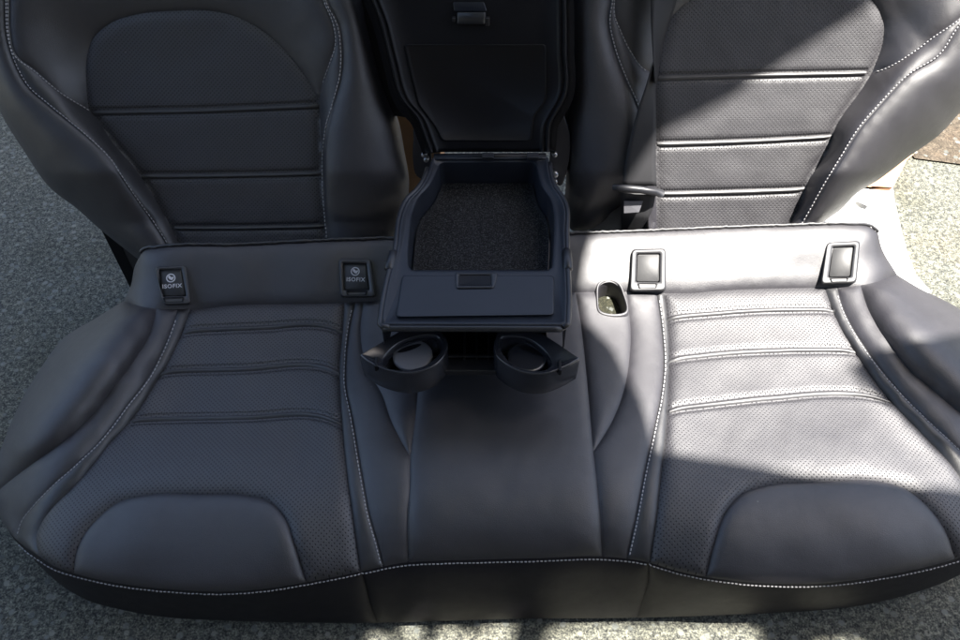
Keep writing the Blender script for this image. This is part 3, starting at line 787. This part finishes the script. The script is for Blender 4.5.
strip('webbing', [(654,60),(647,84),(638,110),(630,140),(625,165),(622,189)], [(656.5,60),(656,84),(656,110),(656,140),(656,165),(657,189)], [(.06,.04),(.055,.05),(.05,.045)], M['belt'], sb)
strip('webbing', [(621,191),(621,210),(621,240)], [(656,192),(653,208),(634,240)], [(.045,.045),(.03,.04),(.01,.02)], M['belt'], sb)
g1 = [hit(x, y, PB, NB, o) for x, y, o in ((613,187,.05),(622,188,.056),(640,189.5,.058),(655,192,.056),(662,193.5,.05))]
v, f_ = tube([g1[0]] + g1 + [g1[-1]], [.003,.0045,.0055,.0055,.006,.006,.004], 12); mesh('belt_guide', v, f_, M['frame'], sb)
Hs = hit(637, 205, PB, NB, .044)
tl = [hit(x, y, PB, NB, o) for x, y, o in ((624,201,.0445),(643,201,.0475),(639,212,.044),(624,213,.040))]
mesh('care_tag', tl, [(0, 1, 2, 3)], M['flap'], sb, sm=False, solid=.0006)

# ================================================================== ARMREST
ar = thing('folding_armrest', 'black folding centre armrest with open carpeted tray, raised lid and two pulled-out cup holders', 'armrest')
ZC = .36
Z = lambda pts, z: atz(np.array(pts, float)[:, 0], np.array(pts, float)[:, 1], z)
def rs(L, n):
    L = np.array(L, float); s = np.concatenate([[0], np.cumsum(np.linalg.norm(np.diff(L, axis=0), axis=1))]); q = np.linspace(0, s[-1], n)
    return np.stack([np.interp(q, s, L[:, 0]), np.interp(q, s, L[:, 1])], 1)
oLft = rs(smooth([(432,157),(429,165),(426,175),(418,188),(407,199),(402,210),(396,248),(388,279),(382,312),(381,323)], 3), 34)
oFrt = rs([(383,325.5),(562,326)], 24); oRgt = rs(smooth([(567,323),(568,300),(567,270),(566,233),(565,203),(561,195),(554,185),(550,172),(549,157)], 3), 34)
oBck = rs([(546,155.5),(435,156)], 24)
OUT = np.concatenate([oLft, oFrt, oRgt, oBck])
iLft = rs(smooth([(440,164),(436,173),(430,185),(418,199),(413.5,210),(410,233),(408.5,262),(409,267)], 3), 34)
iFrt = rs([(412,270),(548,270)], 24); iRgt = rs(smooth([(551.5,267),(553,240),(553,212),(550,199),(542,187),(538,175),(536,166),(535,164)], 3), 34)
iBck = rs([(532,162.7),(444,163)], 24)
INN = np.concatenate([iLft, iFrt, iRgt, iBck])
fcy = .0
def shrink(L, d):   # px inset
    c = np.concatenate([L[-2:], L, L[:2]]); return offs(c, d)[2:-2]
sgn = 1 if inside(shrink(OUT, 2.0)[40:41], OUT)[0] else -1
sgi = 1 if inside(shrink(INN, 2.0)[40:41], INN)[0] else -1
o3 = Z(OUT, ZC)
low = o3.copy(); low[:, 2] = .275
fr = np.zeros(len(OUT), bool); fr[34:58] = True
loops = [low, o3 - UP * .012, o3 - UP * .004, Z(shrink(OUT, sgn * 1.0), ZC), Z(shrink(OUT, sgn * 2.6), ZC + .0006), Z(shrink(OUT, sgn * 4.2), ZC - .002), Z(shrink(INN, -sgi * 4.0), ZC - .0035),
         Z(shrink(INN, -sgi * 1.2), ZC - .003), Z(INN, ZC - .005)]
dn = Z(INN, ZC - .005); c_ = dn.mean(0); dn2 = dn.copy(); dn2[:, :2] = c_[:2] + (dn2[:, :2] - c_[:2]) * np.array((.975, .97)); dn2[:, 2] = ZC - .052
loops += [dn - UP * .012, dn2]
# the front wall stays open for the cup holders
n = len(OUT); V = np.concatenate(loops); F = []
for a in range(len(loops) - 1):
    for i in range(n):
        j = (i + 1) % n
        if a == 0 and 33 <= i < 58: continue
        F.append((a*n+i, a*n+j, (a+1)*n+j, (a+1)*n+i))
hs = mesh('housing', V, F, M['console'], ar)
# tray liner
c2 = dn2.mean(0); lin = dn2.copy(); lin[:, :2] = c2[:2] + (lin[:, :2] - c2[:2]) * .985; l2 = lin.copy(); lin[:, 2] += .012; l2[:, 2] += .001; l3 = l2.copy(); l3[:, :2] = c2[:2] + (l3[:, :2] - c2[:2]) * .95
loft('tray_liner', [lin, l2, l3], M['carpet'], ar, cap1=True)
# chrome-like edge line round the outside
pth = np.concatenate([o3[2:36]]) - UP * .002
v, f_ = tube(pth + np.array((-.0015, 0, 0)), .0036, 8); mesh('edge_trim', v, f_, M['frame'], ar)
v, f_ = tube(o3[57:91] - UP * .002 + np.array((.0015, 0, 0)), .0036, 8); mesh('edge_trim', v, f_, M['frame'], ar)
v, f_ = tube(o3[34:58] - UP * .0045 + np.array((0, -.001, 0)), .0042, 8); mesh('edge_trim', v, f_, M['frame'], ar)
# sleeves on the two sides
for x0, y0, x1, y1 in ((394,252,388.5,271), (566.5,250,568,271)):
    v, f_ = tube([atz(x0, y0, ZC-.004), atz(x0+(x1-x0)*.1, y0+(y1-y0)*.1, ZC-.003), atz(x0+(x1-x0)*.9, y0+(y1-y0)*.9, ZC-.003), atz(x1, y1, ZC-.004)], [.005,.0068,.0068,.005], 12)
    mesh('edge_sleeve', v, f_, M['frame'], ar)
# front cover plate
cp = ring_rect([(402,275.5),(554,275.5),(554,315),(396,317)], 4)
rc = ring_rect([(459,275),(491,275),(491,285.5),(459,285.5)], 1.5)
def sc(q, f): c = q.mean(0); return c + (q - c) * f
loft('front_cover', [Z(cp, ZC - .004), Z(cp, ZC + .0005), Z(sc(cp, .988), ZC + .0014), Z(sc(cp, .97), ZC + .0014)], M['console'], ar, cap1=True)
ro = ring_rect([(455,272.5),(498,272.5),(494,288),(456,288.5)], 3)
lr = loft('latch_plate', [Z(ro, ZC), Z(ro, ZC + .0026), Z(sc(ro, .95), ZC + .003), Z(sc(rc, 1.12), ZC + .003), Z(rc, ZC + .0022), Z(sc(rc, .97), ZC - .0)], M['frame'], ar)
loft('latch_recess', [Z(sc(rc,.99), ZC + .002), Z(sc(rc, .93), ZC + .0018)], M['black'], lr, cap1=True)
# drawer bay behind the cup holders: floor, sides, back, front rail
yF = o3[34:58, 1].mean(); xl, xr = o3[36, 0] + .004, o3[56, 0] - .004
v, f_ = merge([box(((xl+xr)/2, yF+.075, .268), (xr-xl+.008, .15, .006)),
               box(((xl+xr)/2, yF+.09, .308), (xr-xl, .004, .072)), box(((xl+xr)/2, yF+.012, .3465), (xr-xl, .010, .006))])
mesh('drawer_bay', v, f_, M['black'], ar, sm=False, bevel=.0015)
for c_, d_ in (((yF-.002, .2775), (.02, .010)), ((yF+.012, .283), (.006, .004))):
    v, f_ = box(((xl+xr)/2, c_[0], c_[1]), (xr-xl-.01, d_[0], d_[1])); mesh('front_rail', v, f_, M['frame'], ar, sm=False, bevel=.0018)
for dx in (-.016, 0, .016):
    v, f_ = box(((xl+xr)/2 + dx, yF+.03, .285), (.0025, .05, .014)); mesh('guide_rib', v, f_, M['frame'], ar, sm=False, bevel=.0006)
# cup holders
def cup(outer, hole, disc, slit, label, zt=.318, ht=.046, notch=None):
    O_ = rs(np.concatenate([smooth(s_, 2) for s_ in outer] + [[outer[0][0]]]), 97)[:-1]
    Hh = rs(np.concatenate([smooth(hole, 2, True), [np.array(hole[0], float)]]), 97)[:-1]
    # start both loops on the same side
    a0 = lambda L: int(np.argmin(L[:, 0])); O_ = np.roll(O_, -a0(O_), 0); Hh = np.roll(Hh, -a0(Hh), 0)
    area = lambda L: (L[:, 0] * np.roll(L[:, 1], -1) - L[:, 1] * np.roll(L[:, 0], -1)).sum()
    if area(O_) * area(Hh) < 0: Hh = np.roll(Hh[::-1], 1, 0)
    t3 = Z(O_, zt); h3 = Z(Hh, zt)
    c = t3.mean(0); f = lambda q, k: np.column_stack([c[:2] + (q[:, :2] - c[:2]) * k, q[:, 2]])
    hc = h3.mean(0); g = lambda q, k: np.column_stack([hc[:2] + (q[:, :2] - hc[:2]) * k, q[:, 2]])
    dz = lambda q, d: q - UP * d
    loops = [f(dz(t3, ht), .945), f(dz(t3, ht - .002), .975), f(dz(t3, ht * .6), .992), f(dz(t3, .004), 1.0), f(dz(t3, .001), .995), f(t3, .985), f(dz(t3, -.0006), .965), f(t3, .95),
             dz(g(h3, 1.07), .0005), dz(g(h3, 1.02), .002), dz(h3, .006), dz(g(h3, .93), .034), dz(g(h3, .9), .034)]
    b = loft('cup_holder', loops, M['cup'], ar, cap0=True, cap1=True, label=label)
    # hinged flap: a tilted disc inside the ring
    (dx, dy), rad, tilt, yaw = disc
    cc = atz(dx, dy, zt - .012); rot = Matrix.Rotation(yaw, 3, 'Z') @ Matrix.Rotation(tilt, 3, 'X')
    V, F = [], []
    for r_, z_ in ((rad, -.0035), (rad, 0), (rad * .96, .0012), (rad * .8, .0014), (.0001, .0014)):
        for k in range(40): th = k * math.pi / 20; V.append(cc + np.array(rot @ Vector((r_ * math.cos(th), r_ * math.sin(th), z_))))
    for a in range(4):
        for k in range(40): j = (k+1) % 40; F.append((a*40+k, a*40+j, (a+1)*40+j, (a+1)*40+k))
    d = mesh('cup_flap', V, F, M['flap'], b)
    V, F = [], []
    for k in range(17):
        u = (k / 16 - .5) * 2; wv = .0038 * (1 - u * u) ** .6
        for s_ in (-1, 1): V.append(cc + np.array(rot @ Vector((u * rad * .66, rad * .42 + s_ * wv, .0022))))
    for k in range(16): F.append((2*k, 2*k+2, 2*k+3, 2*k+1))
    mesh('grip_slot', V, F, M['black'], d, sm=False)
    # seam clip where the ring closes
    x, y = notch
    p0 = atz(x, y, zt)
    v, f_ = merge([box(p0 + np.array((0, .004, -.003)), (.0035, .016, .010)), ])
    mesh('clip_notch', v, f_, M['black'], b, sm=False, bevel=.0005)
    return b
cup([[(359.5,355),(380,343),(402,330),(420,322)], [(434,324),(441,331),(448,343),(446,353),(437,364),(422,371),(406,373.5),(390,371),(376,366),(366,360.5)]],
    [(383,361),(388,352),(397,344),(412,337.5),(428,335),(438,337),(442,344),(438,354),(428,363),(414,368),(398,369.5),(388,367)],
    ((412.5,355), .0255, R(-4), R(24)), None, 'cup holder with pale grey flap, nearer the ISOFIX cover', notch=(376,365))
cup([[(580,358.5),(560,345),(537,330),(525,322)], [(505,324),(498,332),(493.5,345),(495,354),(504,363),(516,370),(533,374),(549,373),(559,369.5),(570,364.5)]],
    [(501.5,338),(512,336),(526,338),(540,346),(548,355),(551,364),(545,369),(532,370),(518,366),(507,358),(501,348)],
    ((527,357), .0255, R(-4), R(-28)), None, 'cup holder with dark flap, beside the buckle slot', notch=(560,369))
bpy.data.objects['cup_flap.001'].data.materials[0] = M['cup'] 

# raised lid
PLd = np.array((0, .985, .36)); NL = np.array((0, -math.cos(R(27)), math.sin(R(27))))
HL = lambda pts, off: hit(np.array(pts, float)[:, 0], np.array(pts, float)[:, 1], PLd, NL, off)
lL = rs(smooth([(352,YT),(361,-60),(372,0),(379,18),(390,60),(402,100),(417,118),(425,138),(430,152)], 3), 60)
lR = rs(smooth([(549,152),(549.5,138),(551,124),(557,112),(565,98),(566.5,50),(566,0),(565,-60),(563,YT)], 3), 60)
prof = [(-.6,-.02),(-.3,.003),(.6,.0078),(1.6,.0085),(2.6,.007),(3.6,.003),(4.6,.002),(5.8,.004),(7.2,.0045),(8.6,.002),(10,.0)]
V, F = [], []
for i in range(60):
    a_, b_ = lL[i], lR[59 - i]; wd = b_[0] - a_[0]
    cols = [(u, o) for u, o in prof] + [(10 + (wd - 20) * k / 8, 0) for k in range(1, 8)] + [(wd - u, o) for u, o in prof[::-1]]
    for u, o in cols: V.append(HL([a_ + (b_ - a_) * u / wd], o)[0])
W = len(cols)
for i in range(59):
    for k in range(W - 1): F.append((i*W+k, i*W+k+1, (i+1)*W+k+1, (i+1)*W+k))
F = [f[::-1] for f in F]
mesh('armrest_lid', V, F, M['black'], ar, solid=.018)
lid = bpy.data.objects['armrest_lid']
pn = ring_rect([(404,44),(546,44),(546,100),(534,116),(531,141),(442,141),(436,128),(418,104)], 4)
loft('lid_panel', [HL(pn, -.002), HL(sc(pn, 1), .0016), HL(sc(pn, .985), .0024), HL(sc(pn, .965), .0008)], M['black'], lid, cap1=True)
lt = ring_rect([(457,12),(486,12),(485,24),(457,24)], 1.5)
loft('lid_latch', [HL(lt, 0), HL(lt, .012), HL(sc(lt, .93), .0145)], M['frame'], lid, cap1=True)
lt = ring_rect([(453,2),(484,2),(487,11),(454,11)], 1.5)
loft('latch_pocket', [HL(lt, .0005), HL(lt, .003), HL(sc(lt,.93), .0032)], M['console'], lid, cap1=True)
for (x, y), sz in (((487.5, 21), (.006, .006, .012)), ((454, 19), (.005, .006, .006))):
    v, f_ = box(HL([(x, y)], .009)[0], sz); mesh('latch_spring', v, f_, M['metal_dark'], lid, sm=False, bevel=.0008)
q_ = [(348,-120),(570,-120),(572,60),(570,118),(560,150),(428,150),(420,120),(398,116),(384,116),(345,60),(325,-60)]
loft('gap_shade_sheet', [HL(q_, -.05), HL(q_, -.046)], M['black'], ar, cap0=True, cap1=True, sm=False)  # black sheet added behind the lid so the gaps beside it stay dark
# hinge line
v, f_ = tube([atz(434, 157.5, .357), atz(546, 157, .357)], .006, 10); mesh('hinge_rod', v, f_, M['black'], ar)
for x0, x1 in ((482,494),(527,539)):
    a = atz(x0, 156.5, .366); b = atz(x1, 156.5, .366); v, f_ = box((a + b) / 2, (b[0]-a[0], .012, .006)); mesh('hinge_tab', v, f_, M['frame'], ar, sm=False, bevel=.001)
# pivot plates and bolts at both sides
def pivot(xs, pts, bolts):
    q = HL(pts, -.03); q2 = HL(pts, -.045)
    loft('pivot_plate', [q2, q], M['metal_dark'], ar, cap0=True, cap1=True, sm=False, bevel=.002)
    for x, y, r_ in bolts:
        c = HL([(x, y)], -.008)[0]; v, f_ = tube([c - NL * .02, c, c + NL * .001], [r_, r_, r_ * .6], 10); mesh('pivot_bolt', v, f_, M['metal'], ar)
pivot(0, smooth([(415,126),(422,128),(429,142),(431,165),(425,180),(417,176),(413,160),(413.5,140)], 4, True), [(424,155,.0045),(426,160,.004)])
pivot(0, smooth([(553,122),(562,112),(566,120),(567,170),(560,186),(552,178),(550,150)], 4, True), [(555,155,.004),(555,175,.0055),(555.5,182,.0035)])

# ================================================================== THINGS BEHIND
cb = thing('cardboard_box', 'brown cardboard box edge glimpsed between the shaded backrest and the armrest', 'box', 'brown cardboard pieces')
v, f_ = box((-.125, 1.17, .17), (.12, .05, .34), Matrix.Rotation(R(-6), 3, 'Y')); mesh('box_body', v, f_, M['card'], cb, sm=False, bevel=.002)
v, f_ = box((-.13, 1.17, .342), (.13, .06, .004), Matrix.Rotation(R(-6), 3, 'Y')); mesh('box_flap', v, f_, M['card'], cb, sm=False)
# white board with a hand slot, lying behind the sunlit end of the cushion
fb = thing('foam_board', 'white board with small hand slot lying in the sun behind the cushion', 'board')
zb = .03
bd = np.array([(760,240),(800,205),(850,186),(893,187.5),(894.5,200),(899,221),(906,248),(916,275),(932,292),(880,300),(790,290)], float)
hl = np.array([(853,202),(857,201),(868,206),(865,209.5),(860,208)], float)
pts = [Vector(p) for p in bd] + [Vector(p) for p in hl]
E = [(i, (i+1) % len(bd)) for i in range(len(bd))] + [(len(bd)+i, len(bd)+(i+1) % len(hl)) for i in range(len(hl))]
V, _, F, *_r = delaunay_2d_cdt(pts, E, [], 0, 1e-4); V = np.array([tuple(a) for a in V]); F = np.array([tuple(a) for a in F]); C = V[F].mean(1)
F = F[inside(C, bd) & ~inside(C, hl)]
a_ = V[F[:, 1]] - V[F[:, 0]]; b_ = V[F[:, 2]] - V[F[:, 0]]; cr = a_[:, 0]*b_[:, 1] - a_[:, 1]*b_[:, 0]; F[cr > 0] = F[cr > 0][:, ::-1]
mesh('board_sheet', Z(V, zb), F, M['foam'], fb, sm=False, solid=.012)
cb2 = thing('cardboard_box', 'sunlit brown cardboard corner behind the white board', 'box', 'brown cardboard pieces')
q = [(850,190),(893,187.5),(907,160),(914,154),(860,160)]
loft('box_body', [Z(q, .004), Z(q, .03)], M['card'], cb2, cap0=True, cap1=True, sm=False)
q = [(872,186),(893,187.3),(880,181)]
loft('box_flap', [Z(q, .031), Z(q, .04)], M['card'], cb2, cap0=True, cap1=True, sm=False)

# ================================================================== ADDED WALL behind the camera, unseen; keeps front sky light off the backrests
wm, t, p = nodes('brick'); tc = N(t, 'ShaderNodeTexCoord'); bt_ = N(t, 'ShaderNodeTexBrick'); mp_ = N(t, 'ShaderNodeMapping')
mp_.inputs['Rotation'].default_value = (R(90), 0, 0); t.links.new(tc.outputs['Object'], mp_.inputs[0]); t.links.new(mp_.outputs[0], bt_.inputs[0])
bt_.inputs['Scale'].default_value = 4.5; bt_.inputs[1].default_value = (.05, .038, .04, 1); bt_.inputs[2].default_value = (.035, .03, .034, 1); bt_.inputs[3].default_value = (.07, .07, .075, 1)
t.links.new(bt_.outputs[0], p.inputs['Base Color']); p.inputs['Roughness'].default_value = .85
v, f_ = box((0, -2.95, 1.9), (14, .25, 3.8)); hw = mesh('added_wall', v, f_, wm, None, sm=False, bevel=.01)
hw['label'] = 'unseen dark wall added behind the camera to block sky light'; hw['category'] = 'wall'

# ================================================================== SHADE CASTER (added, out of view; holes shaped to the sunlit patches)
HT = 3.0
def to_top(p): p = np.asarray(p, float); return (p + SUN * ((HT - p[..., 2]) / SUN[2])[..., None])
cpx = np.array([(592,236),(584,262),(583,318),(612,350),(640,400),(655,450),(672,454),(720,462),(790,472),(840,477),(903,484),(960,492),(1012,500)], float)
lit_c = to_top(P['cen'].S.pos(cpx[:, 0], cpx[:, 1]))
c2x = np.array([(1010,490),(960,468),(930,447),(895,412),(865,392),(847,371),(869,352),(892,348),(925,344),(960,338),(1010,328)], float)
lit_d = to_top(CU.pos(c2x[:, 0], c2x[:, 1]))
bx = np.array([(890,-8),(868,9),(830,35),(790,60),(720,107),(657,137)], float)
lit_b = to_top(BR.pos(bx[:, 0], bx[:, 1]))
far = np.array([(2.38, lit_d[-1][1] - .05, HT), (2.38, 1.9, HT), (lit_b[0][0] + .4, 1.9, HT), (lit_b[0][0] + .12, lit_b[0][1] + .1, HT)])
hole = np.concatenate([lit_c[:, :2], lit_d[:, :2], far[:, :2], lit_b[:, :2]])
g_px = np.array([(552,630),(585,625),(640,626),(700,625),(742,627),(762,634),(752,646),(778,664),(760,700),(560,700),(572,664),(540,648)], float)
hole2 = to_top(atz(g_px[:, 0], g_px[:, 1], 0.0))[:, :2]
g3 = np.array([(815,645),(850,640),(872,648),(870,700),(820,700)], float)
hole3 = to_top(atz(g3[:, 0], g3[:, 1], 0.0))[:, :2]
dap = []
rgd = np.random.RandomState(5)
for (x, y, r_) in ((500,634,13),(455,640,16),(412,634,11),(385,646,13),(430,652,14),(478,650,15)):
    c_ = to_top(atz(x, y, 0.0))[:2]; rr_ = r_ * .00125
    dap.append(np.array([c_ + rr_ * rgd.uniform(.6, 1.3) * np.array((1.3 * math.cos(t_), math.sin(t_))) for t_ in np.linspace(0, 2 * math.pi, 9)[:-1]]))
rect = np.array([(-2.7, -1.7), (1.35, -1.7), (1.35, 2.05), (-2.7, 2.05)])
rect += (SUN[:2] / SUN[2] * HT)[None]
allp = [rect, hole, hole2, hole3] + dap
pts, E = [], []
for L_ in allp:
    b = len(pts); pts += [Vector(p) for p in L_]; E += [(b+i, b+(i+1) % len(L_)) for i in range(len(L_))]
V, _, F, *_r = delaunay_2d_cdt(pts, E, [], 0, 1e-5); V = np.array([tuple(a) for a in V]); F = np.array([tuple(a) for a in F]); C = V[F].mean(1)
ok = inside(C, rect)
for L_ in allp[1:]: ok &= ~inside(C, L_)
F = F[ok]
tp = mesh('shade_caster', np.column_stack([V, np.full(len(V), HT)]), F, M['shade_mat'], None, sm=False, solid=.002)
tp['label'] = 'unseen green grey sheet added above the seat to cast its shade, holed for the sunlit patches'; tp['category'] = 'shade_caster'
